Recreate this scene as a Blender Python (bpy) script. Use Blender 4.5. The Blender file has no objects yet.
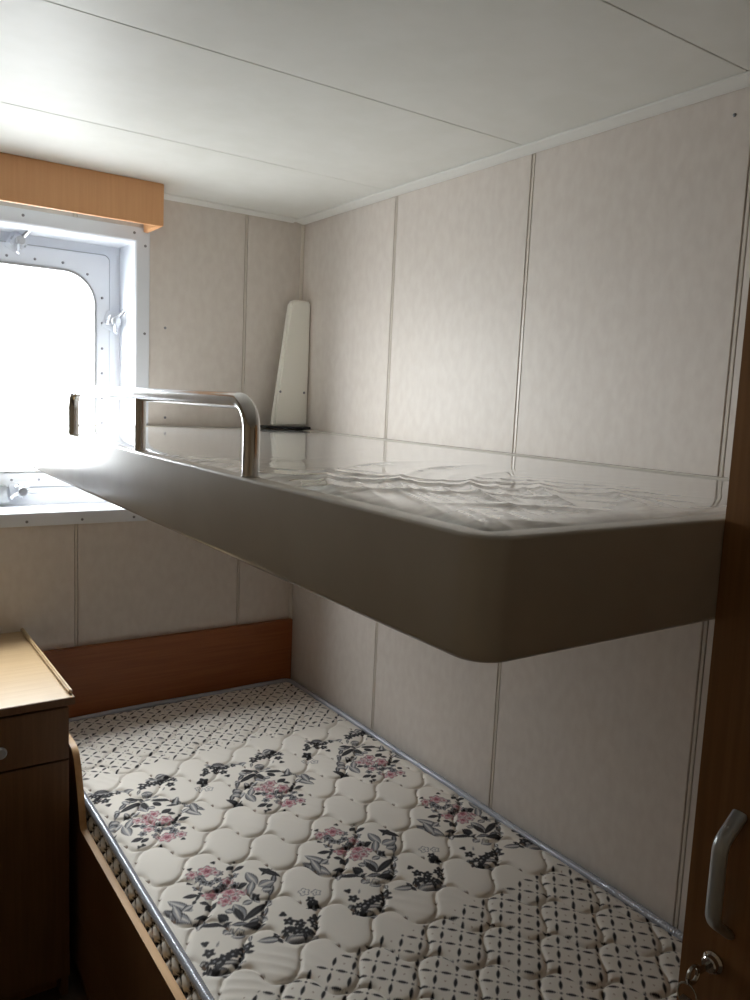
import bpy, bmesh, math, random
import numpy as np
from mathutils import Vector, Matrix

sc = bpy.context.scene
C = sc.collection
random.seed(4)

# ---------------------------------------------------------------- camera
CAM = Vector((-1.3856, -2.5026, 1.5282))
FW = Vector((0.56570, 0.81504, -0.12524)); RT = Vector((0.82391, -0.56493, 0.04505)); UP = Vector((0.03403, 0.12867, 0.99110))
cd = bpy.data.cameras.new('camera')
cd.sensor_fit = 'VERTICAL'; cd.sensor_height = 36.0; cd.lens = 36.0 * 795.71 / 1000.0
cd.clip_start = 0.02; cd.clip_end = 100
cam = bpy.data.objects.new('camera', cd); C.objects.link(cam)
cam.matrix_world = Matrix(((RT.x, UP.x, -FW.x, CAM.x), (RT.y, UP.y, -FW.y, CAM.y), (RT.z, UP.z, -FW.z, CAM.z), (0, 0, 0, 1)))
sc.camera = cam

# ---------------------------------------------------------------- world: bright white overcast sky over a pale sea
SKY, ZEN, SEA, NADIR = 42.0, 66.0, 18.0, 5.0
w = bpy.data.worlds.new('overcast_sky'); sc.world = w; w.use_nodes = True
bg = w.node_tree.nodes['Background']
bg.inputs[0].default_value = (0.95, 0.98, 1.0, 1)
wn = w.node_tree.nodes; wk = w.node_tree.links
gtc = wn.new('ShaderNodeTexCoord'); gsp = wn.new('ShaderNodeSeparateXYZ'); gmr = wn.new('ShaderNodeMapRange')
gmr.inputs['From Min'].default_value = -0.12; gmr.inputs['From Max'].default_value = 0.12      # sea below, overcast sky above
gmr.inputs['To Min'].default_value = SEA; gmr.inputs['To Max'].default_value = SKY
gm2 = wn.new('ShaderNodeMapRange'); gm2.inputs['From Min'].default_value = 0.12; gm2.inputs['To Min'].default_value = 0.0; gm2.inputs['To Max'].default_value = ZEN - SKY   # an overcast sky grows brighter upwards
gm3 = wn.new('ShaderNodeMapRange'); gm3.inputs['From Min'].default_value = -1.0; gm3.inputs['From Max'].default_value = -0.12; gm3.inputs['To Min'].default_value = NADIR - SEA; gm3.inputs['To Max'].default_value = 0.0   # the sea mirrors less light looking down
gad = wn.new('ShaderNodeMath'); gae = wn.new('ShaderNodeMath')
wk.new(gtc.outputs['Generated'], gsp.inputs[0]); wk.new(gsp.outputs['Z'], gmr.inputs['Value']); wk.new(gsp.outputs['Z'], gm2.inputs['Value']); wk.new(gmr.outputs[0], gad.inputs[0]); wk.new(gm2.outputs[0], gad.inputs[1]); wk.new(gsp.outputs['Z'], gm3.inputs['Value']); wk.new(gad.outputs[0], gae.inputs[0]); wk.new(gm3.outputs[0], gae.inputs[1]); wk.new(gae.outputs[0], bg.inputs[1])
pl = bpy.data.lights.new('window_daylight_portal', 'AREA'); pl.shape = 'RECTANGLE'; pl.size = 0.60; pl.size_y = 0.78
pl.cycles.is_portal = True
po = bpy.data.objects.new('window_daylight_portal', pl); C.objects.link(po)
po.location = (-0.895, 0.21, 1.57); po.rotation_euler = (math.radians(-90), 0, 0)

vs = sc.view_settings
sc.display_settings.display_device = 'sRGB'
vs.view_transform = 'Standard'; vs.look = 'None'; vs.gamma = 1.0; vs.use_curve_mapping = False
vs.exposure = 0.10
cy = sc.cycles
cy.max_bounces = 14; cy.diffuse_bounces = 10; cy.glossy_bounces = 6; cy.transparent_max_bounces = 8
cy.use_denoising = True; cy.sample_clamp_indirect = 6.0
cy.caustics_reflective = False; cy.caustics_refractive = False

# ---------------------------------------------------------------- helpers
def tag(o, label=None, cat=None, group=None, kind=None):
    if label: o['label'] = label
    if cat: o['category'] = cat
    if group: o['group'] = group
    if kind: o['kind'] = kind
    return o

def link(name, me, mat=None, parent=None):
    o = bpy.data.objects.new(name, me); C.objects.link(o)
    if mat and me and not me.materials: me.materials.append(mat)
    if parent: o.parent = parent
    return o

def empty(name, parent=None):
    o = bpy.data.objects.new(name, None); C.objects.link(o); o.empty_display_size = 0.05
    if parent: o.parent = parent
    return o

def bm_obj(name, bm, mat, parent=None, bevel=0.0, seg=2, smooth=False):
    if bevel > 0:
        bmesh.ops.remove_doubles(bm, verts=bm.verts, dist=1e-6)
        es = [e for e in bm.edges if len(e.link_faces) == 2 and e.calc_face_angle(0) > 0.5]
        bmesh.ops.bevel(bm, geom=es, offset=bevel, segments=seg, affect='EDGES', clamp_overlap=True)
    bmesh.ops.recalc_face_normals(bm, faces=bm.faces)
    me = bpy.data.meshes.new(name); bm.to_mesh(me); bm.free()
    if smooth: shade(me)
    return link(name, me, mat, parent)

def shade(me, ang=0.7):
    me.polygons.foreach_set('use_smooth', [True] * len(me.polygons))
    try: me.set_sharp_from_angle(angle=ang)
    except Exception: pass
    me.update()

def add_box(bm, x0, x1, y0, y1, z0, z1):
    v = [bm.verts.new(p) for p in ((x0, y0, z0), (x1, y0, z0), (x1, y1, z0), (x0, y1, z0), (x0, y0, z1), (x1, y0, z1), (x1, y1, z1), (x0, y1, z1))]
    for f in ((0, 3, 2, 1), (4, 5, 6, 7), (0, 1, 5, 4), (1, 2, 6, 5), (2, 3, 7, 6), (3, 0, 4, 7)):
        bm.faces.new([v[i] for i in f])

def box(name, x0, x1, y0, y1, z0, z1, mat, parent=None, bevel=0.0015, seg=2):
    bm = bmesh.new(); add_box(bm, x0, x1, y0, y1, z0, z1)
    return bm_obj(name, bm, mat, parent, bevel, seg)

def boxes(name, lst, mat, parent=None, bevel=0.0):
    bm = bmesh.new()
    for b in lst: add_box(bm, *b)
    return bm_obj(name, bm, mat, parent, bevel)

def prism(name, pts, axis, a0, a1, mat, parent=None, bevel=0.0, smooth=False, seg=2):
    """polygon pts in the two other axes, extruded along axis"""
    def mk(p, a):
        return {'x': (a, p[0], p[1]), 'y': (p[0], a, p[1]), 'z': (p[0], p[1], a)}[axis]
    bm = bmesh.new()
    A = [bm.verts.new(mk(p, a0)) for p in pts]; B = [bm.verts.new(mk(p, a1)) for p in pts]
    n = len(pts)
    bm.faces.new(A); bm.faces.new(B[::-1])
    for i in range(n): bm.faces.new((A[i], B[i], B[(i + 1) % n], A[(i + 1) % n]))
    return bm_obj(name, bm, mat, parent, bevel, seg, smooth)

def add_loft(bm, loops, closed=True, cap0=True, cap1=True):
    L = [[bm.verts.new(p) for p in lp] for lp in loops]
    n = len(L[0])
    for a, b in zip(L[:-1], L[1:]):
        for i in range(n if closed else n - 1):
            j = (i + 1) % n
            bm.faces.new((a[i], a[j], b[j], b[i]))
    if cap0: bm.faces.new(L[0][::-1])
    if cap1: bm.faces.new(L[-1])

def add_tube(bm, path, r, seg=14, ry=None, caps=True, side=None):
    """tube along a path; elliptical when ry is given (r along 'side')"""
    P = [Vector(p) for p in path]; loops = []
    ref = Vector(side) if side else None
    for i, p in enumerate(P):
        t = (P[min(i + 1, len(P) - 1)] - P[max(i - 1, 0)]).normalized()
        if ref is None: ref = t.orthogonal()
        ref = (ref - t * ref.dot(t)).normalized()
        b = t.cross(ref).normalized()
        rr = r[i] if isinstance(r, (list, tuple)) else r
        r2 = ry if ry else rr
        loops.append([p + ref * (math.cos(2 * math.pi * k / seg) * rr) + b * (math.sin(2 * math.pi * k / seg) * r2) for k in range(seg)])
    add_loft(bm, loops, True, caps, caps)

def tube(name, path, r, mat, parent=None, **k):
    bm = bmesh.new(); add_tube(bm, path, r, **k)
    return bm_obj(name, bm, mat, parent, smooth=True)

def fillet(pts, rad, n=8):
    """round the inner corners of a polyline"""
    P = [Vector(p) for p in pts]; out = [P[0]]
    for i in range(1, len(P) - 1):
        a = (P[i - 1] - P[i]).normalized(); b = (P[i + 1] - P[i]).normalized()
        ang = a.angle(b); d = rad / math.tan(ang / 2)
        s = P[i] + a * d; e = P[i] + b * d
        c = P[i] + (a + b).normalized() * (rad / math.sin(ang / 2))
        u0 = s - c; u1 = e - c; th = u0.angle(u1)
        for k in range(n + 1):
            q = k / n
            out.append(c + (u0 * math.sin((1 - q) * th) + u1 * math.sin(q * th)) / math.sin(th))
    out.append(P[-1]); return out

def rrect(x0, x1, y0, y1, r, n=8):
    """rounded rectangle; r a number or four radii for (x1,y1),(x0,y1),(x0,y0),(x1,y0)"""
    R = [r] * 4 if not isinstance(r, (list, tuple)) else list(r)
    out = []
    for k, (cx, cy_, a0) in enumerate(((x1, y1, 0), (x0, y1, 90), (x0, y0, 180), (x1, y0, 270))):
        q = max(R[k], 1e-4)
        ox = cx - q if k in (0, 3) else cx + q; oy = cy_ - q if k in (0, 1) else cy_ + q
        for i in range(n + 1):
            a = math.radians(a0 + 90 * i / n); out.append((ox + q * math.cos(a), oy + q * math.sin(a)))
    return out

# ---------------------------------------------------------------- materials
def srgb(r, g, b):
    f = lambda c: (c / 255 / 12.92) if c / 255 <= 0.04045 else ((c / 255 + 0.055) / 1.055) ** 2.4
    return (f(r), f(g), f(b), 1)

def new_mat(name, col, rough=0.5, metal=0.0, spec=0.5, coat=0.0):
    m = bpy.data.materials.new(name); m.use_nodes = True
    b = m.node_tree.nodes['Principled BSDF']
    b.inputs['Base Color'].default_value = col; b.inputs['Roughness'].default_value = rough
    b.inputs['Metallic'].default_value = metal; b.inputs['Specular IOR Level'].default_value = spec
    b.inputs['Coat Weight'].default_value = coat
    return m

def noise_mat(name, c0, c1, scale=(1, 1, 1), nscale=5.0, detail=4, rough=0.5, spec=0.5, bump=0.0, bdist=0.001, lo=0.35, hi=0.65, coat=0.0, rvar=0.0, metal=0.0):
    m = new_mat(name, c0, rough, metal, spec, coat); nt = m.node_tree; N = nt.nodes; K = nt.links
    b = N['Principled BSDF']
    tc = N.new('ShaderNodeTexCoord'); mp = N.new('ShaderNodeMapping'); mp.inputs['Scale'].default_value = scale
    nz = N.new('ShaderNodeTexNoise'); nz.inputs['Scale'].default_value = nscale; nz.inputs['Detail'].default_value = detail
    cr = N.new('ShaderNodeValToRGB'); cr.color_ramp.elements[0].color = c0; cr.color_ramp.elements[1].color = c1
    cr.color_ramp.elements[0].position = lo; cr.color_ramp.elements[1].position = hi
    K.new(tc.outputs['Object'], mp.inputs[0]); K.new(mp.outputs[0], nz.inputs['Vector'])
    K.new(nz.outputs['Fac'], cr.inputs[0]); K.new(cr.outputs[0], b.inputs['Base Color'])
    if bump:
        bp = N.new('ShaderNodeBump'); bp.inputs['Strength'].default_value = bump; bp.inputs['Distance'].default_value = bdist
        K.new(nz.outputs['Fac'], bp.inputs['Height']); K.new(bp.outputs[0], b.inputs['Normal'])
    if rvar:
        mr = N.new('ShaderNodeMapRange'); mr.inputs['To Min'].default_value = rough - rvar; mr.inputs['To Max'].default_value = rough + rvar
        K.new(nz.outputs['Fac'], mr.inputs['Value']); K.new(mr.outputs[0], b.inputs['Roughness'])
    return m

M = {}
M['wall'] = noise_mat('beige_wall_panel', srgb(210, 201, 193), srgb(216, 208, 200), (1, 1, 0.6), 45, 5, 0.5, 0.3, 0.04, 0.0005)
M['strip'] = new_mat('joint_strip', srgb(205, 196, 184), 0.35)
M['backing'] = new_mat('dark_joint_backing', srgb(70, 64, 58), 0.8)
M['ceil'] = noise_mat('ceiling_panel', srgb(226, 226, 220), srgb(230, 230, 225), (1, 1, 1), 12, 3, 0.5, 0.3)
M['white'] = new_mat('white_painted_steel', srgb(222, 225, 231), 0.35)
M['trimwhite'] = new_mat('white_plastic_trim', srgb(232, 232, 228), 0.35)
M['wood_v'] = noise_mat('beech_laminate_vertical', srgb(190, 138, 90), srgb(198, 147, 98), (45, 45, 1.6), 3, 4, 0.36, 0.45, 0.03, 0.0004)
M['wood_y'] = noise_mat('beech_laminate_lengthwise', srgb(190, 138, 90), srgb(198, 147, 98), (45, 1.6, 45), 3, 4, 0.36, 0.45, 0.03, 0.0004)
M['wood_x'] = noise_mat('beech_laminate_crosswise', srgb(190, 138, 90), srgb(198, 147, 98), (1.6, 45, 45), 3, 4, 0.36, 0.45, 0.03, 0.0004)
M['wood_red'] = noise_mat('headboard_laminate', srgb(138, 78, 40), srgb(152, 90, 48), (1.6, 45, 45), 3, 4, 0.4, 0.4, 0.03, 0.0004)
M['wood_dark'] = noise_mat('brown_wardrobe_laminate', srgb(126, 88, 52), srgb(138, 98, 60), (45, 45, 1.4), 3, 4, 0.33, 0.45, 0.03, 0.0004)
M['wood_pelmet'] = noise_mat('light_beech_pelmet', srgb(206, 152, 104), srgb(211, 158, 110), (45, 45, 1.6), 3, 4, 0.42, 0.4)
M['rear'] = noise_mat('pale_wood_panelling', srgb(176, 156, 128), srgb(184, 164, 136), (45, 45, 1.6), 3, 4, 0.5, 0.3)
M['wood_top'] = noise_mat('pale_desk_laminate', srgb(166, 140, 105), srgb(175, 149, 113), (1.6, 45, 45), 3, 3, 0.3, 0.5)
M['wood_front'] = noise_mat('brown_cabinet_laminate', srgb(112, 80, 52), srgb(122, 88, 58), (45, 45, 1.6), 3, 4, 0.42, 0.35)
M['edge'] = noise_mat('pale_edge_band', srgb(206, 162, 112), srgb(218, 176, 126), (30, 3, 30), 3, 3, 0.42)
M['floor'] = noise_mat('brown_vinyl_floor', srgb(70, 54, 42), srgb(84, 66, 52), (1, 1, 1), 30, 3, 0.55)
M['bunk'] = noise_mat('grey_painted_steel', srgb(186, 180, 171), srgb(191, 186, 177), (3, 3, 3), 3, 3, 0.24, 0.5, rvar=0.04)
M['chrome'] = noise_mat('polished_steel', (0.62, 0.6, 0.58, 1), (0.7, 0.69, 0.67, 1), (8, 8, 8), 4, 3, 0.14, metal=1.0, rvar=0.05)
M['alu'] = new_mat('satin_grey_aluminium', (0.50, 0.52, 0.53, 1), 0.38, 0.75)
M['screw'] = new_mat('dull_screw_head', (0.23, 0.23, 0.25, 1), 0.4, 0.7)
M['near_black'] = new_mat('near_black_matte', (0.015, 0.015, 0.017, 1), 0.6)
M['gasket'] = new_mat('grey_glazing_bead', (0.42, 0.42, 0.43, 1), 0.35, 0.4)
M['bracket'] = new_mat('ivory_painted_plate', srgb(242, 239, 229), 0.4)
M['key'] = new_mat('nickel_key', (0.55, 0.53, 0.48, 1), 0.25, 1.0)
M['latchsteel'] = new_mat('bright_latch_steel', (0.58, 0.59, 0.61, 1), 0.3, 0.85)
M['base'] = new_mat('plywood_base', srgb(150, 110, 70), 0.7)

# clear window pane: thin, mostly transparent with a fresnel reflection
m = bpy.data.materials.new('window_glass'); m.use_nodes = True; nt = m.node_tree
for n_ in list(nt.nodes): nt.nodes.remove(n_)
o_ = nt.nodes.new('ShaderNodeOutputMaterial'); mx = nt.nodes.new('ShaderNodeMixShader'); fr = nt.nodes.new('ShaderNodeFresnel')
tr = nt.nodes.new('ShaderNodeBsdfTransparent'); gl = nt.nodes.new('ShaderNodeBsdfGlossy'); gl.inputs['Roughness'].default_value = 0.02
tr.inputs[0].default_value = (0.97, 0.985, 0.98, 1)
nt.links.new(fr.outputs[0], mx.inputs[0]); nt.links.new(tr.outputs[0], mx.inputs[1]); nt.links.new(gl.outputs[0], mx.inputs[2]); nt.links.new(mx.outputs[0], o_.inputs[0])
M['glass'] = m

# printed quilted fabric: the print itself is a colour attribute on the cloth
m = new_mat('printed_quilt_fabric', (0.7, 0.66, 0.6, 1), 0.75, spec=0.3); nt = m.node_tree
at_ = nt.nodes.new('ShaderNodeAttribute'); at_.attribute_name = 'print'
nt.links.new(at_.outputs['Color'], nt.nodes['Principled BSDF'].inputs['Base Color'])
M['quilt'] = m
M['piping'] = new_mat('silver_blue_corded_piping', (0.50, 0.53, 0.60, 1), 0.2, 0.3, 0.6)
M['film'] = noise_mat('clear_film_over_pale_ticking', srgb(168, 166, 162), srgb(228, 227, 225), (3, 14, 1), 3, 4, 0.10, 0.6, rvar=0.03, coat=0.6)

# ================================================================ THE SETTING
ZC = 2.125                      # ceiling height
XL, YF = -2.75, -3.9            # far walls of the cabin, behind the camera
JY = [-0.5475, -1.0926, -1.6426, -2.1926, -2.7426, -3.2926, -3.8426]
JX = [-0.2143, -0.7613, -1.3113, -1.8613, -2.4113]
G = 0.0056                      # half the joint width between two panels

fl = box('floor', XL - 0.05, 0.05, YF - 0.05, 0.05, -0.06, 0.0, M['floor'], bevel=0)
tag(fl, 'dark brown vinyl cabin floor beside the bed', 'floor', kind='structure')

cl = box('ceiling', XL - 0.05, 0.05, YF - 0.05, 0.05, ZC + 0.008, ZC + 0.06, M['backing'], bevel=0)
tag(cl, 'white panelled cabin ceiling', 'ceiling', kind='structure')
ys = [0.0] + JY + [YF]
for a, b in zip(ys[:-1], ys[1:]):
    box('panel', XL, 0.0, b + 0.0012, a - 0.0012, ZC, ZC + 0.008, M['ceil'], cl, 0.0008, 1)

def wall_pieces(wall, edges, mk):
    """panels between the joints, a slim flush strip in every joint"""
    for i, (a, b) in enumerate(zip(edges[:-1], edges[1:])):
        mk('panel', a - (G if i else 0.0), b + (G if i < len(edges) - 2 else 0.0), M['wall'])
    for a in edges[1:-1]: mk('joint_strip', a + 0.0036, a - 0.0036, M['strip'])

wr = box('wall_right', 0.008, 0.05, YF - 0.05, 0.05, 0.0, ZC, M['backing'], bevel=0)
tag(wr, 'beige panelled wall running along both bunks', 'wall', kind='structure')
def mk_r(n, a, b, m):
    d = 0.0 if n == 'panel' else 0.0006
    box(n, d, 0.008, b, a, 0.0, ZC, m, wr, 0.0012 if n == 'panel' else 0.0005, 2)
wall_pieces(wr, [0.0] + JY + [YF], mk_r)

# window opening in the back wall
WX0, WX1, WZ0, WZ1 = -1.207, -0.583, 1.148, 1.977
def around_hole(x0, x1, z0, z1):
    """split a rectangle of wall around the window opening"""
    if x1 <= WX0 or x0 >= WX1: return [(x0, x1, z0, z1)]
    out = [(x0, x1, z0, WZ0), (x0, x1, WZ1, z1)]
    if x0 < WX0: out.append((x0, WX0, WZ0, WZ1))
    if x1 > WX1: out.append((WX1, x1, WZ0, WZ1))
    return out
wb = boxes('wall_back', [(a, b, 0.008, 0.05, c, d) for a, b, c, d in around_hole(XL - 0.05, 0.05, 0.0, ZC)], M['backing'])
tag(wb, 'beige panelled end wall with the window', 'wall', kind='structure')
def mk_b(n, a, b, m):
    d = 0.0 if n == 'panel' else 0.0006
    boxes(n, [(p, q, d, 0.008, r, s) for p, q, r, s in around_hole(b, a, 0.0, ZC)], m, wb)
wall_pieces(wb, [0.0] + JX + [XL], mk_b)

wl = box('wall_left', XL - 0.05, XL, YF, 0.0, 0.0, ZC, M['rear'], bevel=0)
tag(wl, 'pale wood cabin wall opposite the bunks', 'wall', kind='structure')
wf = box('wall_front', XL, 0.0, YF - 0.05, YF, 0.0, ZC, M['rear'], bevel=0)
tag(wf, 'pale wood cabin wall behind the viewer', 'wall', kind='structure')

# white cover strips between walls and ceiling, and down the corner
def cover(name, pts, axis, a0, a1, label):
    o = prism(name, pts, axis, a0, a1, M['trimwhite'], None, 0.0012)
    tag(o, label, 'trim', kind='structure'); return o
cover('trim_1', [(-0.0005, ZC - 0.0005), (-0.0005, ZC - 0.011), (-0.007, ZC - 0.011), (-0.042, ZC - 0.0045), (-0.042, ZC - 0.0005)], 'y', YF, -0.002, 'white strip where the long wall meets the ceiling')
o = prism('trim_2', [(-0.0005, ZC - 0.0005), (-0.0005, ZC - 0.011), (-0.007, ZC - 0.011), (-0.036, ZC - 0.0045), (-0.036, ZC - 0.0005)], 'x', XL, -0.043, M['trimwhite'], None, 0.0012)
tag(o, 'white strip where the window wall meets the ceiling', 'trim', kind='structure')
o = prism('trim_3', [(-0.0008, -0.0008), (-0.010, -0.0008), (-0.010, -0.0035), (-0.0035, -0.010), (-0.0008, -0.010)], 'z', 0.0, ZC - 0.012, M['strip'])
tag(o, 'narrow beige strip down the corner of the two walls', 'trim', kind='structure')

# small screws in the panels
def disc_mesh(name, r, h, axis='y', seg=10):
    bm = bmesh.new()
    def P(a, rr, d):
        c, s = math.cos(a) * rr, math.sin(a) * rr
        return (c, -d, s) if axis == 'y' else (-d, c, s)
    ring = lambda rr, d: [P(2 * math.pi * k / seg, rr, d) for k in range(seg)]
    add_loft(bm, [ring(r, 0), ring(r, h * 0.5), ring(r * 0.65, h)])
    bmesh.ops.recalc_face_normals(bm, faces=bm.faces)
    me = bpy.data.meshes.new(name); bm.to_mesh(me); bm.free(); shade(me, 0.9)
    me.materials.append(M['screw']); return me
SCR = disc_mesh('screw_head', 0.0042, 0.002)
SCRX = disc_mesh('screw_head_sideways', 0.0035, 0.002, 'x')
def screw(x, y, z, parent, me=None):
    o = link('screw', me or SCR, None, parent); o.location = (x, y, z); return o
screw(-0.488, 0.0, 1.723, wb); screw(-0.485, 0.0, 1.440, wb)
screw(0.0, -1.600, 2.072, wr, SCRX)

# ---------------------------------------------------------------- window
WCX = -0.895
win = empty('window_1'); win.location = (WCX, 0.0, WZ0)
bpy.context.view_layer.update()
tag(win, 'white steel cabin window with rounded bright pane and swing latches', 'window', kind='structure')
def wpart(o):
    o.parent = win; o.matrix_parent_inverse = win.matrix_world.inverted(); return o
# casing: flange on the wall and the deep reveal
def ring_solid(name, outer, inner, y0, y1, mat, bevel=0.0):
    bm = bmesh.new()
    lo = [[(x, y, z) for x, z in lp] for lp, y in ((outer, y1), (outer, y0), (inner, y0), (inner, y1))]
    L = [[bm.verts.new(p) for p in lp] for lp in lo]; n = len(outer)
    for a, b in ((0, 1), (1, 2), (2, 3), (3, 0)):
        for i in range(n):
            j = (i + 1) % n; bm.faces.new((L[a][i], L[a][j], L[b][j], L[b][i]))
    o = bm_obj(name, bm, mat, None, bevel, 2, True); return wpart(o)
bm = bmesh.new()
FX0, FX1, FZ0, FZ1 = WX0 - 0.042, WX1 + 0.042, 1.108, 2.017
prof = [(-0.0005, FX0, FX1, FZ0, FZ1), (-0.005, FX0, FX1, FZ0, FZ1), (-0.0065, FX0 + .0015, FX1 - .0015, FZ0 + .0015, FZ1 - .0015), (-0.0065, WX0 - .001, WX1 + .001, WZ0 - .001, WZ1 + .001),
        (-0.002, WX0 + .0035, WX1 - .0035, WZ0 + .0035, WZ1 - .0035), (0.17, WX0 + .0035, WX1 - .0035, WZ0 + .0035, WZ1 - .0035), (0.17, WX0 + .0005, WX1 - .0005, WZ0 + .0005, WZ1 - .0005), (-0.0005, WX0 + .0005, WX1 - .0005, WZ0 + .0005, WZ1 - .0005)]
L = [[bm.verts.new((x, y, z)) for x, z in ((a, c), (b, c), (b, d), (a, d))] for y, a, b, c, d in prof]
for k in range(len(L)):
    A, B = L[k], L[(k + 1) % len(L)]
    for i in range(4): bm.faces.new((A[i], A[(i + 1) % 4], B[(i + 1) % 4], B[i]))
wpart(bm_obj('casing', bm, M['white']))
n = 10
ring_solid('fixed_frame', rrect(WX0 + .004, WX1 - .004, WZ0 + .004, WZ1 - .004, 0.001, n), rrect(-1.171, -0.619, 1.205, 1.946, 0.02, n), 0.150, 0.168, M['white'], 0)
ring_solid('seal', rrect(-1.185, -0.605, 1.19, 1.96, 0.02, n), rrect(-1.150, -0.640, 1.228, 1.925, 0.02, n), 0.1525, 0.1555, M['gasket'], 0)
hf = ring_solid('hinged_frame', rrect(-1.168, -0.622, 1.2085, 1.9425, 0.018, n), rrect(-1.127, -0.663, 1.253, 1.886, 0.10, n), 0.142, 0.172, M['white'], 0.002)
ring_solid('glazing_bead', rrect(-1.1265, -0.6635, 1.2535, 1.8855, 0.0995, n), rrect(-1.120, -0.670, 1.260, 1.879, 0.093, n), 0.139, 0.165, M['gasket'], 0.001)
bm = bmesh.new(); pts = rrect(-1.1205, -0.6695, 1.2595, 1.8795, 0.0935, n)
A = [bm.verts.new((x, 0.150, z)) for x, z in pts]; bm.faces.new(A)
wpart(bm_obj('pane', bm, M['glass']))
# screws round the pane, along the flange
sx = [-0.688, -0.764, -0.845, -0.924, -1.003, -1.083]
for x in sx[1:5]:
    wpart(screw(x, 0.142, 1.904, None))
for x in sx: wpart(screw(x + (0.006 if x in sx[1:5] else 0), 0.142, 1.231, None))
for z in (1.810, 1.731, 1.651, 1.572, 1.492, 1.412, 1.333):
    wpart(screw(-0.6445, 0.142, z, None)); wpart(screw(-1.1455, 0.142, z, None))
wpart(screw(-0.690, 0.142, 1.878, None)); wpart(screw(-1.100, 0.142, 1.878, None))
for x in (-0.590, -0.906, -1.200): wpart(screw(x, -0.0065, 1.999, None))
for x in (-0.585, -0.745, -0.904, -1.063, -1.2): wpart(screw(x, -0.0065, 1.122, None))
for z in (1.964, 1.699, 1.434, 1.169): wpart(screw(-0.556, -0.0065, z, None)); wpart(screw(-1.234, -0.0065, z, None))

# swing latches: a lug on the frame, a bolt, a wing nut
def latch(x, z, ang):
    piv = Matrix.Translation((x, 0.150, z)) @ Matrix.Rotation(ang, 4, 'Y') @ Matrix.Scale(1.3, 4)
    bm = bmesh.new()
    add_box(bm, -0.020, 0.020, -0.010, 0.0, -0.022, 0.022); add_box(bm, -0.014, -0.006, -0.030, -0.010, -0.012, 0.012); add_box(bm, 0.006, 0.014, -0.030, -0.010, -0.012, 0.012)
    bm.transform(piv); lt = wpart(bm_obj('latch', bm, M['white'], None, 0.002))
    bm = bmesh.new(); add_tube(bm, [(-0.018, -0.022, 0), (0.018, -0.022, 0)], 0.004, 8); add_tube(bm, [(0, -0.018, 0), (0, -0.050, 0)], 0.005, 10)
    bm.transform(piv); b_ = bm_obj('bolt', bm, M['latchsteel'], None, smooth=True); b_.parent = lt
    bm = bmesh.new(); add_tube(bm, [(0, -0.034, 0), (0, -0.048, 0)], 0.010, 12)
    for s in (-1, 1): add_tube(bm, [(0, -0.042, s * 0.006), (0.004, -0.046, s * 0.018), (0.006, -0.056, s * 0.030)], [0.005, 0.0065, 0.0045], 10, ry=0.0032)
    bm.transform(piv); b_ = bm_obj('wing_nut', bm, M['latchsteel'], None, smooth=True); b_.parent = lt
latch(-0.895, 1.945, 0.45)
latch(-0.614, 1.738, 0.35)
latch(-0.895, 1.200, 1.35)
# hinge block at the foot of the hinged frame
for x in (-0.950, -0.840 - 0.22):
    wpart(box('hinge_block', x - 0.03, x + 0.016, 0.118, 0.150, 1.164, 1.216, M['alu'], None, 0.003))

# ---------------------------------------------------------------- curtain pelmet
pm = empty('curtain_pelmet'); tag(pm, 'orange wood pelmet box above the window', 'pelmet')
PX0, PX1, PY, PZ = -1.62, -0.547, -0.142, 2.004
box('front_board', PX0, PX1, PY, PY + 0.016, PZ, ZC - 0.001, M['wood_pelmet'], pm)
box('end_board', PX1 - 0.016, PX1, PY + 0.0165, -0.008, PZ, ZC - 0.012, M['wood_pelmet'], pm)
box('end_board', PX0, PX0 + 0.016, PY + 0.0165, -0.008, PZ, ZC - 0.012, M['wood_pelmet'], pm)
box('added_bounce_lining', PX0 + 0.017, PX1 - 0.017, PY + 0.0165, PY + 0.019, PZ + 0.001, ZC - 0.001, M['trimwhite'], pm, 0)  # unseen white board, added to keep orange bounce off the window flange
box('curtain_track', PX0 + 0.03, PX1 - 0.03, -0.085, -0.06, ZC - 0.022, ZC - 0.001, M['alu'], pm)

# ================================================================ UPPER BUNK
BX0, BX1, BY0, BY1, BZ0, BZ1 = -0.921, -0.003, -2.004, -0.012, 1.2965, 1.414
ub = empty('upper_bunk'); tag(ub, 'grey steel upper bunk tray folded out from the wall', 'bunk')
def bloop(ins, z):
    rr = [max(0.012 - ins, .0005), max(0.036 - ins, .002), max(0.036 - ins, .002), max(0.012 - ins, .0005)]
    return [(x, y, z) for x, y in rrect(BX0 + ins, BX1 - ins, BY0 + ins, BY1 - ins, rr, 12)]
bm = bmesh.new()
pr = [(0.008, BZ0), (0.004, BZ0 + 0.0011), (0.0011, BZ0 + 0.004), (0, BZ0 + 0.008), (0, BZ1 - 0.004), (0.0006, BZ1 - 0.002), (0.002, BZ1 - 0.0006), (0.004, BZ1), (0.026, BZ1), (0.029, BZ1 - 0.003), (0.029, BZ1 - 0.030)]
add_loft(bm, [bloop(i, z) for i, z in pr])
bm_obj('tray', bm, M['bunk'], ub, smooth=True)
XR = -0.902
path = fillet([(XR, -1.500, BZ1 - 0.004), (XR, -1.500, 1.518), (XR, -0.544, 1.518), (XR, -0.544, BZ1 - 0.004)], 0.042, 9)
gr = tube('guard_rail', path, 0.0120, M['chrome'], ub, seg=18)
tube('post', [(XR, -1.028, BZ1 - 0.004), (XR, -1.028, 1.511)], 0.0100, M['chrome'], gr, seg=16)
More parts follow.
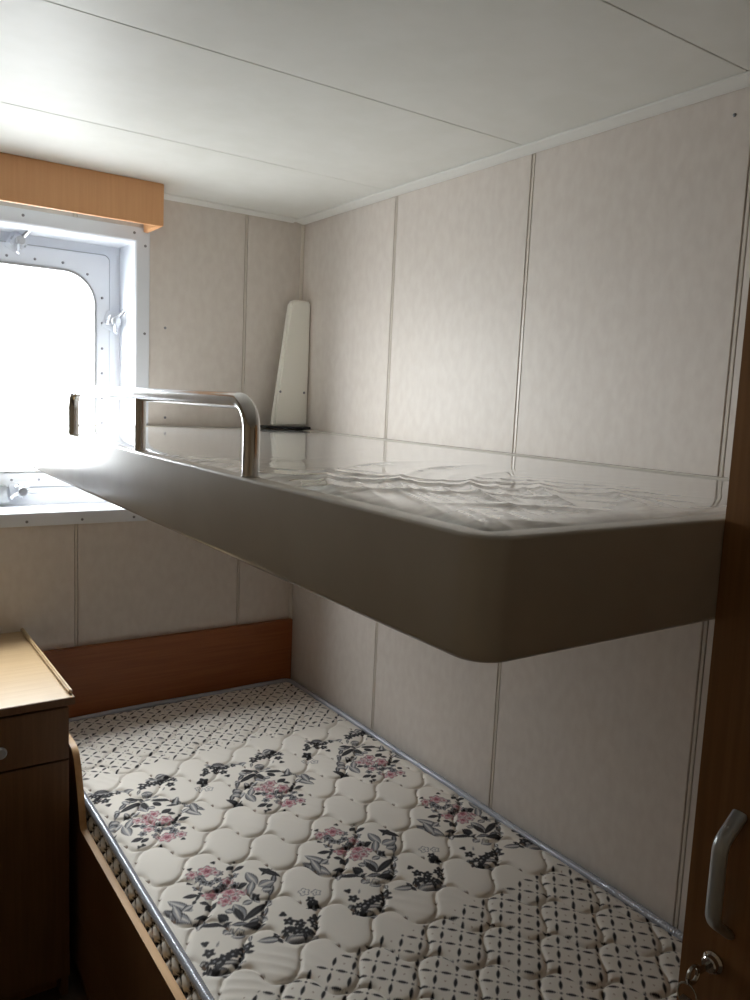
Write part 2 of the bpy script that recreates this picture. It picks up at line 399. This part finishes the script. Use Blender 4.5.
for y in (-1.5, -1.028, -0.544):
    bm = bmesh.new()
    add_loft(bm, [[(XR + 0.0134 * s * math.cos(a), y + 0.0134 * s * math.sin(a), z) for a in [2 * math.pi * k / 18 for k in range(18)]] for s, z in ((1, BZ1 - 0.001), (1, BZ1 + 0.0008), (0.9, BZ1 + 0.0014))])
    bm_obj('post_collar', bm, M['chrome'], gr, smooth=True)

# film-wrapped mattress lying in the tray
def smooth_noise(shape, cells, rng):
    """bicubic-ish value noise"""
    g = rng.random((cells[0] + 3, cells[1] + 3)); u = np.linspace(0, cells[0], shape[0]); v = np.linspace(0, cells[1], shape[1])
    i = np.floor(u).astype(int); j = np.floor(v).astype(int); fu = u - i; fv = v - j
    fu = fu * fu * (3 - 2 * fu); fv = fv * fv * (3 - 2 * fv); fu = fu[:, None]; fv = fv[None, :]
    a = g[np.ix_(i, j)]; b = g[np.ix_(i + 1, j)]; c = g[np.ix_(i, j + 1)]; d = g[np.ix_(i + 1, j + 1)]
    return (a * (1 - fu) + b * fu) * (1 - fv) + (c * (1 - fu) + d * fu) * fv

def grid_mesh(name, V, nu, nv, col=None, flip=False, wrap=False):
    """mesh of a nu x nv grid of points V (nu*nv,3)"""
    idx = np.arange(nu * nv).reshape(nu, nv)
    if wrap: idx = np.vstack([idx, idx[:1]])
    a, b, c, d = idx[:-1, :-1].ravel(), idx[1:, :-1].ravel(), idx[1:, 1:].ravel(), idx[:-1, 1:].ravel()
    F = np.stack([a, b, c, d] if not flip else [a, d, c, b], 1).astype(np.int32)
    me = bpy.data.meshes.new(name); nf = len(F)
    me.vertices.add(nu * nv); me.vertices.foreach_set('co', V.astype(np.float32).ravel())
    me.loops.add(nf * 4); me.loops.foreach_set('vertex_index', F.ravel())
    me.polygons.add(nf); me.polygons.foreach_set('loop_start', np.arange(0, nf * 4, 4, dtype=np.int32)); 
    me.update(calc_edges=True); me.validate()
    me.polygons.foreach_set('use_smooth', np.ones(nf, dtype=bool))
    if col is not None:
        ca = me.color_attributes.new('print', 'FLOAT_COLOR', 'POINT')
        ca.data.foreach_set('color', np.concatenate([col, np.ones((len(col), 1))], 1).astype(np.float32).ravel())
    me.update(); return me

wm = empty('wrapped_mattress'); wm.location = (0, 0, 0)
tag(wm, 'thin mattress in shiny wrinkled plastic film lying on the upper bunk', 'mattress')
rng = np.random.default_rng(7)
mx0, mx1, my0, my1 = BX0 + 0.032, BX1 - 0.031, BY0 + 0.032, BY1 - 0.031
nu, nv = 220, 480
U = np.linspace(mx0, mx1, nu)[:, None] * np.ones((1, nv)); Vv = np.linspace(my0, my1, nv)[None, :] * np.ones((nu, 1))
ed = np.minimum(np.minimum(U - mx0, mx1 - U), np.minimum(Vv - my0, my1 - Vv))
# rounded corner at the near outer end
cr = 0.05; dx = np.clip(mx0 + cr - U, 0, None); dy = np.clip(my0 + cr - Vv, 0, None)
k = np.sqrt(dx ** 2 + dy ** 2); far = (dx > 0) & (dy > 0) & (k > cr)
U = np.where(far, mx0 + cr - dx * cr / np.maximum(k, 1e-6), U); Vv = np.where(far, my0 + cr - dy * cr / np.maximum(k, 1e-6), Vv)
ed = np.where((dx > 0) & (dy > 0), np.clip(cr - k, 0, None), ed)
puff = 1 - np.exp(-ed / 0.02)
# film folds: ridged, drawn out along one direction, strongest towards the foot
a1 = 0.62
pu = U * math.cos(a1) - Vv * math.sin(a1); pv = U * math.sin(a1) + Vv * math.cos(a1)
warp = 0.05 * (smooth_noise((nu, nv), (4, 8), rng) - 0.5) + 0.10 * (smooth_noise((nu, nv), (2, 3), rng) - 0.5)
rd = np.hypot(U + 0.22, (Vv + 2.25) * 0.8)
f1 = np.abs(np.sin((rd + warp) * 2 * math.pi / 0.21)); f2 = np.abs(np.sin((pv + 0.35 * pu + warp * 1.6) * 2 * math.pi / 0.15 + 1.0))
m1 = np.clip(smooth_noise((nu, nv), (5, 10), rng) * 1.6 - 0.5, 0, 1); m2 = np.clip(smooth_noise((nu, nv), (6, 12), rng) * 1.8 - 0.6, 0, 1)
foot = np.clip((-1.10 - Vv) / 0.45, 0, 1); foot = 0.05 + 0.95 * foot * foot * (3 - 2 * foot)
wallside = np.clip((-0.22 - U - 0.12 * foot) / 0.25, 0.04, 1)
f3 = np.abs(np.sin((rd + 1.2 * warp) * 2 * math.pi / 0.085 + 0.4))
m3 = np.clip(smooth_noise((nu, nv), (9, 16), rng) * 1.8 - 0.5, 0, 1); near = np.clip((-1.38 - Vv) / 0.3, 0, 1) * np.clip((-0.30 - U) / 0.25, 0, 1)
fold = ((1 - f1) ** 2 * m1 + 0.7 * (1 - f2) ** 2 * m2) * foot * wallside + 0.32 * near * (1 - f3) ** 2 * m3
Z = BZ1 - 0.012 + 0.012 * puff + 0.0070 * fold * puff + 0.0014 * (smooth_noise((nu, nv), (10, 22), rng) - 0.5) * puff * foot * wallside
top = link('film_cover', grid_mesh('film_cover', np.stack([U, Vv, Z], -1).reshape(-1, 3), nu, nv), M['film'], wm)
zb = BZ1 - 0.029
per = np.concatenate([np.stack([U[:, 0], Vv[:, 0], Z[:, 0]], 1), np.stack([U[-1, 1:], Vv[-1, 1:], Z[-1, 1:]], 1), np.stack([U[-2::-1, -1], Vv[-2::-1, -1], Z[-2::-1, -1]], 1), np.stack([U[0, -2:0:-1], Vv[0, -2:0:-1], Z[0, -2:0:-1]], 1)])
low = per.copy(); low[:, 2] = zb
side = np.stack([per, low], 1).reshape(-1, 3)
link('edge_band', grid_mesh('edge_band', side, len(per), 2, wrap=True), new_mat('navy_mattress_edge', srgb(52, 58, 68), 0.5), wm)

# ivory bracket plate standing in the corner at the head of the bunk
bk = empty('bracket_plate'); tag(bk, 'tapered ivory metal plate standing in the corner on the upper bunk', 'bracket')
prism('plate', [(-0.135, 1.424), (-0.004, 1.424), (-0.004, 1.850), (-0.060, 1.850), (-0.080, 1.842)], 'y', -0.076, -0.046, M['bracket'], bk, 0.006, True, 3)
box('dark_strip', -0.175, -0.004, -0.105, -0.020, 1.4165, 1.424, M['near_black'], bk, 0.002)  # near-black slab making the dark strip under the plate
for x in (-0.112, -0.020): screw(x, -0.076, 1.540, bk)

# ================================================================ LOWER BED
bed = empty('lower_bed'); tag(bed, 'built-in wooden lower bed with raised side rail at its head', 'bed')
RX0, RX1 = -0.906, -0.891
pts = [(-0.024, 0.215), (-1.995, 0.215), (-1.995, 0.452), (-0.690, 0.452)]
pts += [(-0.622, 0.4525), (-0.614, 0.456), (-0.609, 0.464), (-0.603, 0.482), (-0.594, 0.510), (-0.584, 0.538), (-0.574, 0.562), (-0.563, 0.587), (-0.551, 0.608), (-0.540, 0.620), (-0.526, 0.628), (-0.50, 0.631)]
pts += [(-0.024, 0.631)]
sr = prism('side_rail', pts, 'x', RX0, RX1, M['wood_front'], bed)
# pale edge band on top of the rail
ep = pts[2:]
bm = bmesh.new()
for sgn in (0,):
    loops = []
    for i, (y, z) in enumerate(ep):
        p0 = Vector(ep[max(i - 1, 0)]); p1 = Vector(ep[min(i + 1, len(ep) - 1)]); t = (p1 - p0).normalized(); nrm = Vector((-t.y, t.x))
        if nrm.y < 0: nrm = -nrm
        h = 0.0016
        loops.append([(RX0 - 0.0004, y, z), (RX1 + 0.0004, y, z), (RX1 + 0.0004, y + nrm.x * h, z + nrm.y * h), (RX0 - 0.0004, y + nrm.x * h, z + nrm.y * h)])
    add_loft(bm, loops)
bm_obj('edge_band', bm, M['edge'], sr, smooth=True)
hb = box('headboard', RX0, -0.004, -0.021, -0.001, 0.10, 0.7195, M['wood_red'], bed)
box('base_board', RX1 + 0.001, -0.004, -1.995, -0.022, 0.365, 0.382, M['base'], bed, 0)
box('foot_panel', RX1 + 0.001, -0.004, -1.995, -1.978, 0.06, 0.364, M['wood_x'], bed)
for a, b in ((-1.0, -0.03), (-1.992, -1.004)):
    d = box('drawer', RX0 + 0.001, RX1, a, b, 0.065, 0.2125, M['wood_front'], bed, 0.001)
box('plinth', RX1 + 0.001, -0.86, -1.977, -0.022, 0.0, 0.0645, M['wood_dark'], bed, 0)

# ---------------------------------------------------------------- printed quilted mattress
mt = empty('quilted_mattress'); tag(mt, 'cream quilted mattress with pink rose print on the lower bed', 'mattress')
MX0, MX1, MY0, MY1, MZ = -0.881, -0.014, -1.974, -0.030, 0.500
ST = 0.0023
nx = int((MX1 - MX0) / ST) + 1; ny = int((MY1 - MY0) / ST) + 1
gx = np.linspace(MX0, MX1, nx); gy = np.linspace(MY0, MY1, ny)
X = gx[:, None] * np.ones((1, ny)); Y = gy[None, :] * np.ones((nx, 1))
CREAM = np.array(srgb(232, 226, 217)[:3]); INK = np.array(srgb(44, 43, 46)[:3]); PINK = np.array(srgb(186, 130, 138)[:3]); DPINK = np.array(srgb(140, 78, 90)[:3]); GREY = np.array(srgb(142, 142, 146)[:3]); PALE = np.array(srgb(206, 202, 196)[:3]); BROWN = np.array(srgb(150, 122, 100)[:3])
COL = np.ones((nx, ny, 3)) * CREAM
AA = 0.0018
def paint(cx, cy_, rad, fn, col):
    i0, i1 = np.searchsorted(gx, [cx - rad, cx + rad]); j0, j1 = np.searchsorted(gy, [cy_ - rad, cy_ + rad])
    if i1 - i0 < 1 or j1 - j0 < 1: return
    a = np.clip(0.5 - fn(X[i0:i1, j0:j1], Y[i0:i1, j0:j1]) / AA, 0, 1)[..., None]     # signed distance to coverage
    COL[i0:i1, j0:j1] = COL[i0:i1, j0:j1] * (1 - a) + col * a
def leaf_fn(a, b, w_):
    a = np.array(a); b = np.array(b); L_ = np.linalg.norm(b - a); t = (b - a) / L_
    def f(x, y):
        s = ((x - a[0]) * t[0] + (y - a[1]) * t[1]) / L_; d = np.abs(-(x - a[0]) * t[1] + (y - a[1]) * t[0])
        return np.where((s < 0) | (s > 1), 0.02, d - w_ * 0.5 * np.sin(np.pi * np.clip(s, 0, 1)) ** 0.8)
    return f, (a + b) / 2, L_ / 2 + w_
ROSE = [((-0.003,0.052),0.02),((-0.035,0.057),0.013),((-0.028,-0.025),0.018),((0.009,-0.038),0.019),((0.032,-0.051),0.013),((0.022,-0.001),0.013),((-0.011,-0.063),0.016),((0.009,-0.064),0.012),((0.011,0.039),0.01)]
SMALL = [(-0.024,0.02),(-0.014,0.009),(0.004,0.012),(0.016,0.032),(0.007,-0.009),(-0.042,0.009),(-0.009,-0.015),(0.029,-0.02),(-0.019,0.043),(0.041,0.012),(-0.027,0.035)]
BLOB = [((0.048,-0.079),0.011),((-0.098,-0.187),0.012),((-0.098,-0.212),0.009),((-0.08,-0.214),0.012),((-0.062,-0.212),0.012),((-0.046,-0.212),0.012),((-0.029,-0.205),0.012),((-0.114,-0.211),0.009),((0.071,-0.184),0.012),((0.087,-0.199),0.012),((0.113,-0.203),0.011),((0.055,-0.206),0.011),((0.071,-0.215),0.012),((0.087,-0.224),0.011),((0.109,-0.219),0.009),((0.033,-0.207),0.009),((0.138,-0.164),0.016),((0.142,-0.145),0.01),((-0.113,-0.229),0.009),((0.021,0.075),0.006),((0.054,0.056),0.006),((0.064,0.057),0.005),((-0.095,-0.16),0.008),((0.07,-0.159),0.008),((-0.032,0.078),0.006),((0.129,-0.197),0.006)]
LEAF = [((0.034,0.035),(0.056,0.045),0.011),((0.044,0.029),(0.074,0.03),0.013),((-0.057,0.031),(-0.041,0.035),0.013),((-0.081,-0.008),(-0.049,-0.016),0.012),((-0.057,-0.04),(-0.042,-0.053),0.011),((-0.057,-0.068),(-0.028,-0.057),0.016),((0.033,-0.028),(0.054,-0.03),0.012),((-0.071,-0.04),(-0.061,-0.029),0.007),((-0.049,-0.008),(-0.036,-0.016),0.01),((-0.006,-0.138),(0.059,-0.107),0.015),((-0.085,-0.109),(-0.025,-0.129),0.013),((-0.014,-0.15),(0.029,-0.165),0.016),((-0.04,-0.093),(-0.029,-0.12),0.016),((-0.003,-0.092),(-0.006,-0.138),0.014),((-0.085,-0.082),(-0.05,-0.087),0.009),((0.097,0.007),(0.126,-0.042),0.016),((0.091,-0.021),(0.127,-0.001),0.01),((-0.04,-0.009),(-0.063,-0.032),0.006)]
GLEAF = [((-0.11,-0.001),(-0.078,-0.059),0.016),((-0.118,-0.035),(-0.094,-0.088),0.018),((-0.104,-0.02),(-0.109,-0.071),0.014),((-0.096,-0.048),(-0.071,-0.04),0.012),((-0.093,-0.118),(-0.065,-0.082),0.012),((0.068,-0.052),(0.106,-0.052),0.022),((0.068,-0.068),(0.09,-0.073),0.016),((0.068,0.006),(0.068,-0.047),0.018),((0.045,-0.059),(0.047,-0.101),0.014),((-0.001,-0.081),(0.002,-0.13),0.02),((-0.056,-0.154),(-0.03,-0.144),0.014),((-0.045,-0.168),(-0.015,-0.171),0.016),((0.025,-0.136),(0.037,-0.158),0.014),((0.055,-0.114),(0.069,-0.114),0.01),((-0.12,-0.204),(-0.048,-0.241),0.01),((-0.121,-0.228),(-0.08,-0.247),0.013),((-0.105,-0.248),(-0.077,-0.249),0.01),((-0.008,-0.204),(0.037,-0.222),0.014),((0.033,-0.221),(0.102,-0.248),0.016),((0.052,-0.219),(0.099,-0.236),0.01),((-0.122,-0.196),(-0.111,-0.208),0.008),((0.067,-0.029),(0.04,-0.065),0.014),((0.014,-0.09),(0.038,-0.088),0.012),((-0.023,-0.088),(-0.011,-0.103),0.012),((-0.07,-0.167),(-0.081,-0.181),0.003),((-0.008,-0.175),(-0.02,-0.197),0.006)]
RING = [((-0.026,-0.161),0.011),((0.142,-0.117),0.013),((0.163,-0.131),0.011)]
PER = 0.318
SCROLL = [(-0.125, -0.02), (-0.108, -0.055), (-0.092, -0.09), (-0.065, -0.112), (-0.03, -0.135), (0.0, -0.148), (0.03, -0.145), (0.056, -0.12), (0.075, -0.09), (0.098, -0.06), (0.118, -0.03)]
rb = random.Random(3)
for k_ in range(16):      # loose leaves in the two sprigs below the bouquet
    t_ = rb.random(); cx_, cy0 = ((-0.12 + 0.10 * t_, -0.19 - 0.035 * rb.random() - 0.02 * math.sin(t_ * 3)) if k_ % 2 else (0.03 + 0.10 * t_, -0.195 - 0.045 * rb.random()))
    an = rb.random() * 6.3; LEAF.append(((cx_, cy0), (cx_ + 0.017 * math.cos(an), cy0 + 0.017 * math.sin(an)), 0.008))
def circ(c, r): return lambda x, y: np.hypot(x - c[0], y - c[1]) - r
def petals(c, r, n_, ph, dep): return lambda x, y: np.hypot(x - c[0], y - c[1]) - r * (1 - dep + dep * np.cos(n_ * np.arctan2(y - c[1], x - c[0]) + ph))
def bouquet(org, s):
    T = lambda p: (org[0] + s * p[0], org[1] + s * p[1])
    for a, b in zip(SCROLL[:-1], SCROLL[1:]):
        f, c, r = leaf_fn(T(a), T(b), 0.013); paint(c[0], c[1], r, f, INK * 1.6)
        f, c, r = leaf_fn(T(a), T(b), 0.0045); paint(c[0], c[1], r, f, GREY)
    for a, b, w_ in GLEAF:
        w_ *= 1.2
        f, c, r = leaf_fn(T(a), T(b), w_ * 1.15); paint(c[0], c[1], r, f, INK * 1.5)
        f, c, r = leaf_fn(T(a), T(b), max(w_ * 1.15 - 0.0060, 0.001)); paint(c[0], c[1], r, f, GREY)
        f, c, r = leaf_fn(T(a), T(b), max(w_ * 0.25, 0.001)); paint(c[0], c[1], r, f, PALE)
    for c, rr in RING:
        c = T(c); paint(c[0], c[1], rr + .004, lambda x, y, c=c, rr=rr: np.abs(np.hypot(x - c[0], y - c[1]) - rr * (.8 + .14 * np.cos(5 * np.arctan2(y - c[1], x - c[0])))) - 0.0013, GREY * 0.8)
        paint(c[0], c[1], rr, petals(c, rr * .38, 5, 1.0, .3), GREY * 1.2)
    for a, b, w_ in LEAF:
        f, c, r = leaf_fn(T(a), T(b), w_ * 1.2); paint(c[0], c[1], r, f, INK)
        f, c, r = leaf_fn(T(a), T(b), 0.0022); paint(c[0], c[1], r, f, INK * 2.2)
    for c, rr in BLOB:
        c = T(c); ph = c[0] * 97 + c[1] * 53; paint(c[0], c[1], rr + .004, petals(c, rr * 1.08, 3 if rr < .0085 else 5, ph, .17), INK)
        if rr > .0085: paint(c[0], c[1], rr, circ(c, .0022), GREY)
    for c in SMALL:
        c = T(c); paint(c[0], c[1], .014, petals(c, .0115, 5, c[0] * 80, .18), INK * 2.6); paint(c[0], c[1], .014, petals(c, .0090, 5, c[0] * 80, .22), GREY * 1.1); paint(c[0], c[1], .01, circ(c, .0042), INK)
    for c, rr in ROSE:
        c = T(c); ph = c[0] * 61 + c[1] * 37
        paint(c[0], c[1], rr + .006, petals(c, rr + .0020, 6, ph, .12), GREY * .75)
        paint(c[0], c[1], rr + .004, petals(c, rr, 6, ph, .14), PINK)
        paint(c[0], c[1], rr, lambda x, y, c=c, rr=rr, ph=ph: np.abs(np.hypot(x - c[0], y - c[1]) - rr * (.62 + .12 * np.cos(5 * np.arctan2(y - c[1], x - c[0]) + ph))) - 0.0014, PALE)
        paint(c[0], c[1], rr, petals(c, rr * .34, 4, ph, .25), DPINK)
for k_ in range(-1, 4):
    org = (-0.737 + k_ * PER, -1.052)
    bouquet(org, 1)
    rc = (-0.435, -0.914)
    bouquet((2 * rc[0] - org[0], 2 * rc[1] - org[1]), -1)
# diagonal leaf lattice at the head and at the foot
P1 = (X - Y) / math.sqrt(2) / 0.0371 - 0.9; Q1 = (X + Y) / math.sqrt(2) / 0.0410 - 0.04
fp = P1 - np.round(P1); fq = Q1 - np.round(Q1); hp = P1 - np.floor(P1) - 0.5; hq = Q1 - np.floor(Q1) - 0.5
half = lambda s, w_, ln: w_ * np.clip(1 - (s / ln) ** 2, 0, None) - 0.0008
la = np.abs(fp * 0.0371) - half(fq * 0.041, 0.0044, 0.0140)          # leaves along q, centred on nodes of p and q
lb = np.abs(hq * 0.041) - half(hp * 0.0371, 0.0042, 0.0125)          # leaves along p
nd = np.hypot(fp * 0.0371, hq * 0.041) - 0.0026
dt = np.hypot(hp * 0.0371, fq * 0.041) - 0.0016
cell_y = lambda pp, qq: (qq * 0.041 - pp * 0.0371) / math.sqrt(2)    # y of a lattice position
yy_a = cell_y(np.round(P1) + 0.9, np.round(Q1) + 0.04); yy_b = cell_y(np.floor(P1) + 1.4, np.floor(Q1) + 0.54)
inl = lambda v: (v < -1.372) | (v > -0.452)
for d_, yy, c_ in ((la, yy_a, INK), (lb, yy_b, INK), (nd, Y, INK * 1.8), (dt, Y, BROWN)):
    a_ = (np.clip(0.5 - d_ / AA, 0, 1) * inl(yy))[..., None]; COL = COL * (1 - a_) + c_ * a_

# small stitched ticks half-way along every seam
PQ = lambda p, q: (0.080 * (p - (q + 0.2)), -0.0755 * (p + q + 0.2))
for ip in range(-2, 16):
    for iq in range(-2, 28):
        for (tp_, tq_, up, uq) in ((ip, iq + 0.5, 0.07, 0.03), (ip + 0.5, iq, 0.03, 0.0)):
            a, b = PQ(tp_ - up, tq_ - uq), PQ(tp_ + up, tq_ + uq)
            if MX0 < a[0] < MX1 and MY0 < a[1] < MY1 and -1.4 < a[1] < -0.43:
                f, c, r = leaf_fn(a, b, 0.0055); paint(c[0], c[1], r, f, BROWN * 0.5)

# quilting: pinwheel-shaped puffs between wavy stitch lines
def quilt(Xs, Ys):
    p = (Xs / 0.080 - Ys / 0.0755) / 2; q = (-Xs / 0.080 - Ys / 0.0755) / 2 - 0.2
    q2 = q - 0.13 * np.sin(2 * np.pi * p); p2 = p - 0.055 * np.sin(2 * np.pi * q)
    dp = 0.5 - np.abs(p2 - np.round(p2)); dq = 0.5 - np.abs(q2 - np.round(q2))
    return (1 - 0.85 * np.exp(-dp / 0.036)) * (1 - 1.2 * np.exp(-dq / 0.040)) + 0.15 * np.sqrt(np.clip(dp * dq * 4, 0, 1))
rng = np.random.default_rng(11)
H = quilt(X, Y)
edg = np.minimum(np.minimum(X - MX0, MX1 - X), np.minimum(Y - MY0, MY1 - Y))
sag = 1 - np.exp(-edg / 0.016)
a2 = 0.9
crs = np.abs(np.sin((X * math.sin(a2) + Y * math.cos(a2) + 0.05 * smooth_noise((nx, ny), (7, 14), rng)) * 2 * math.pi / 0.05)) ** 3 * np.clip(smooth_noise((nx, ny), (8, 18), rng) * 2.2 - 1.0, 0, 1)
Zm = MZ - 0.014 + 0.006 * sag + 0.0080 * H * sag + 0.0012 * crs * sag + 0.003 * (smooth_noise((nx, ny), (4, 9), rng) - 0.5)
link('quilted_top', grid_mesh('quilted_top', np.stack([X, Y, Zm], -1).reshape(-1, 3), nx, ny, COL.reshape(-1, 3)), M['quilt'], mt)
# side band, quilted in diamonds with the same leaf print
MB = 0.384
peri = rrect(MX0 + 0.004, MX1 - 0.004, MY0 + 0.004, MY1 - 0.004, 0.03, 6)
pl_ = np.array(peri + peri[:1]); sl = np.r_[0, np.cumsum(np.hypot(*np.diff(pl_, axis=0).T))]
ns_ = int(sl[-1] / 0.0036); sv = np.linspace(0, sl[-1], ns_, endpoint=False)
px = np.interp(sv, sl, pl_[:, 0]); py = np.interp(sv, sl, pl_[:, 1])
tx = np.roll(px, -1) - np.roll(px, 1); ty = np.roll(py, -1) - np.roll(py, 1); tl = np.hypot(tx, ty); nxx, nyy = ty / tl, -tx / tl
nz_ = 34; zz = np.linspace(MZ - 0.012, MB, nz_)
S_, Z_ = np.meshgrid(sv, zz, indexing='ij')
A_ = (S_ + (Z_ - MB) * 0.9) / 0.052; B_ = (S_ - (Z_ - MB) * 0.9) / 0.052
da = np.abs(A_ - np.round(A_)); db = np.abs(B_ - np.round(B_)); dd = np.minimum(da, db)
bul = 0.010 * (1 - np.exp(-dd / 0.12)) + 0.010 * np.sin(np.pi * np.clip((Z_ - MB) / (MZ - MB), 0, 1)) - 0.006
ck = np.ones(S_.shape + (3,)) * CREAM
hit = ((da < 0.11) & (np.abs((B_ * 2) - np.round(B_ * 2)) > 0.14)) | ((db < 0.11) & (np.abs((A_ * 2) - np.round(A_ * 2)) > 0.14))
ck[hit] = INK * 1.2
Vs = np.stack([px[:, None] + nxx[:, None] * bul, py[:, None] + nyy[:, None] * bul, Z_], -1)
link('side_band', grid_mesh('side_band', Vs.reshape(-1, 3), ns_, nz_, ck.reshape(-1, 3), wrap=True), M['quilt'], mt)
bm = bmesh.new(); bm.faces.new([bm.verts.new((x, y, MB)) for x, y in peri]); bm_obj('underside', bm, M['quilt'], mt)
# ribbed cord round the top edge
stp = 0.0015; npn = int(sl[-1] / stp) // 4 * 4; sv = np.linspace(0, sl[-1], npn, endpoint=False)
px = np.interp(sv, sl, pl_[:, 0]); py = np.interp(sv, sl, pl_[:, 1])
tx = np.roll(px, -1) - np.roll(px, 1); ty = np.roll(py, -1) - np.roll(py, 1); tl = np.hypot(tx, ty); nxx, nyy = ty / tl, -tx / tl
ka = np.linspace(0, 2 * np.pi, 13)
wob = 0.003 * np.sin(sv * 5.1) + 0.002 * np.sin(sv * 12.3 + 1)
rr_ = (0.0086 + 0.0006 * np.array([1, 0.1, -1, 0.1])[np.arange(npn) % 4])[:, None]
ca = np.cos(ka)[None, :] * rr_; sa = np.sin(ka)[None, :] * rr_
Vp = np.stack([px[:, None] + nxx[:, None] * (ca + 0.001), py[:, None] + nyy[:, None] * (ca + 0.001), MZ - 0.005 + wob[:, None] * .5 + sa], -1)
link('piping', grid_mesh('piping', Vp.reshape(-1, 3), npn, 13, wrap=True), M['piping'], mt)

# ================================================================ DESK CABINET
db_ = empty('desk_cabinet'); tag(db_, 'wooden cabinet with pale top under the window, beside the bed', 'cabinet')
DX0, DX1, DY = -1.345, -0.927, -0.580
box('side_panel', DX1 - 0.018, DX1, DY, -0.003, 0.0, 0.770, M['wood_front'], db_)
box('side_panel', DX0, DX0 + 0.018, DY, -0.003, 0.0, 0.770, M['wood_front'], db_)
box('back_panel', DX0 + 0.019, DX1 - 0.019, -0.012, -0.003, 0.06, 0.770, M['base'], db_, 0)
box('plinth', DX0 + 0.019, DX1 - 0.019, DY + 0.04, DY + 0.055, 0.0, 0.06, M['wood_dark'], db_, 0)
tp = box('top', DX0 - 0.01, -0.915, -0.602, -0.002, 0.771, 0.790, M['wood_top'], db_, 0.002)
box('raised_lip', -0.925, -0.9155, -0.583, -0.004, 0.7903, 0.801, M['wood_top'], tp, 0.0025)
box('front_edge', DX0 - 0.01, -0.915, -0.6035, -0.602, 0.7715, 0.7895, M['wood_front'], tp, 0)
dr = box('drawer', DX0 + 0.001, DX1 - 0.001, DY - 0.018, DY - 0.0005, 0.636, 0.764, M['wood_front'], db_, 0.0015)
dor = box('door', DX0 + 0.001, DX1 - 0.001, DY - 0.018, DY - 0.0005, 0.062, 0.631, M['wood_front'], db_, 0.0015)
def knob(x, z, parent):
    bm = bmesh.new(); y = DY - 0.018
    add_loft(bm, [[(x + r * math.cos(a), y - d, z + r * math.sin(a)) for a in [2 * math.pi * k / 16 for k in range(16)]] for r, d in ((0.007, 0), (0.006, 0.012), (0.0135, 0.016), (0.0145, 0.021), (0.011, 0.025))])
    bm_obj('knob', bm, M['alu'], parent, smooth=True)
knob(-1.083, 0.690, dr); knob(-1.30, 0.56, dor)

# ================================================================ WARDROBE
wd = empty('wardrobe'); tag(wd, 'dark brown wooden wardrobe at the foot of the bunks', 'wardrobe')
FX = -0.5675; VY0, VY1, VZ = -2.86, -2.0048, 1.677
box('side_panel', FX + 0.0185, -0.004, VY1 - 0.018, VY1, 0.0, VZ - 0.019, M['wood_dark'], wd)
box('side_panel', FX + 0.0185, -0.004, VY0, VY0 + 0.018, 0.0, VZ - 0.019, M['wood_dark'], wd)
box('top_panel', FX + 0.0185, -0.004, VY0, VY1, VZ - 0.018, VZ, M['wood_dark'], wd)
box('back_panel', -0.012, -0.004, VY0 + 0.019, VY1 - 0.019, 0.06, VZ - 0.019, M['base'], wd, 0)
box('plinth', FX + 0.05, FX + 0.066, VY0 + 0.019, VY1 - 0.019, 0.0, 0.06, M['wood_dark'], wd, 0)
mid = (VY0 + VY1) / 2
d1 = box('door', FX, FX + 0.018, mid + 0.0015, VY1, 0.062, VZ, M['wood_dark'], wd, 0.0015)
d2 = box('door', FX, FX + 0.018, VY0, mid - 0.0015, 0.062, VZ, M['wood_dark'], wd, 0.0015)
def pull(y, z0, z1, parent):
    path = fillet([(FX + 0.002, y, z1), (FX - 0.032, y, z1 - 0.026), (FX - 0.032, y, z0 + 0.026), (FX + 0.002, y, z0)], 0.022, 7)
    return tube('handle', path, 0.0092, M['alu'], parent, ry=0.0055, seg=16, side=(0, 1, 0))
pull(-2.058, 0.948, 1.092, d1); pull(-2.79, 0.955, 1.100, d2)
# cam lock with a key in it
def ring_x(r, x, cy_, cz_, n_=18): return [(x, cy_ + r * math.cos(2 * math.pi * k / n_), cz_ + r * math.sin(2 * math.pi * k / n_)) for k in range(n_)]
bm = bmesh.new(); add_loft(bm, [ring_x(r, FX - d, -2.047, 0.907) for r, d in ((0.0125, -0.001), (0.0125, 0.003), (0.0095, 0.005), (0.0095, 0.011), (0.0080, 0.0125))])
lk = bm_obj('lock', bm, M['chrome'], d1, smooth=True)
ky = empty('key'); tag(ky, 'small keys hanging from the wardrobe lock', 'key')
bm = bmesh.new(); add_box(bm, FX - 0.034, FX - 0.0125, -2.0485, -2.0455, 0.9035, 0.9105)
add_tube(bm, [(FX - 0.032 - 0.010 * math.cos(a) - 0.008, -2.047, 0.907 + 0.010 * math.sin(a)) for a in [2 * math.pi * k / 16 for k in range(17)]], 0.0024, 8, caps=False)
bm_obj('key_in_lock', bm, M['key'], ky, smooth=True)
kc = (FX - 0.048, -2.047, 0.897)
bm = bmesh.new(); add_tube(bm, [(kc[0], kc[1] + 0.012 * math.sin(a), kc[2] - 0.012 + 0.014 * math.cos(a)) for a in [2 * math.pi * k / 18 for k in range(19)]], 0.0011, 8, caps=False)
bm_obj('key_ring', bm, M['key'], ky, smooth=True)
prism('spare_key', [(-2.0570, 0.876), (-2.0520, 0.868), (-2.0495, 0.866), (-2.0495, 0.838), (-2.0465, 0.834), (-2.0445, 0.838), (-2.0445, 0.866), (-2.0420, 0.868), (-2.0370, 0.876), (-2.0420, 0.884), (-2.0520, 0.884)], 'x', kc[0] - 0.001, kc[0] + 0.001, M['key'], ky)
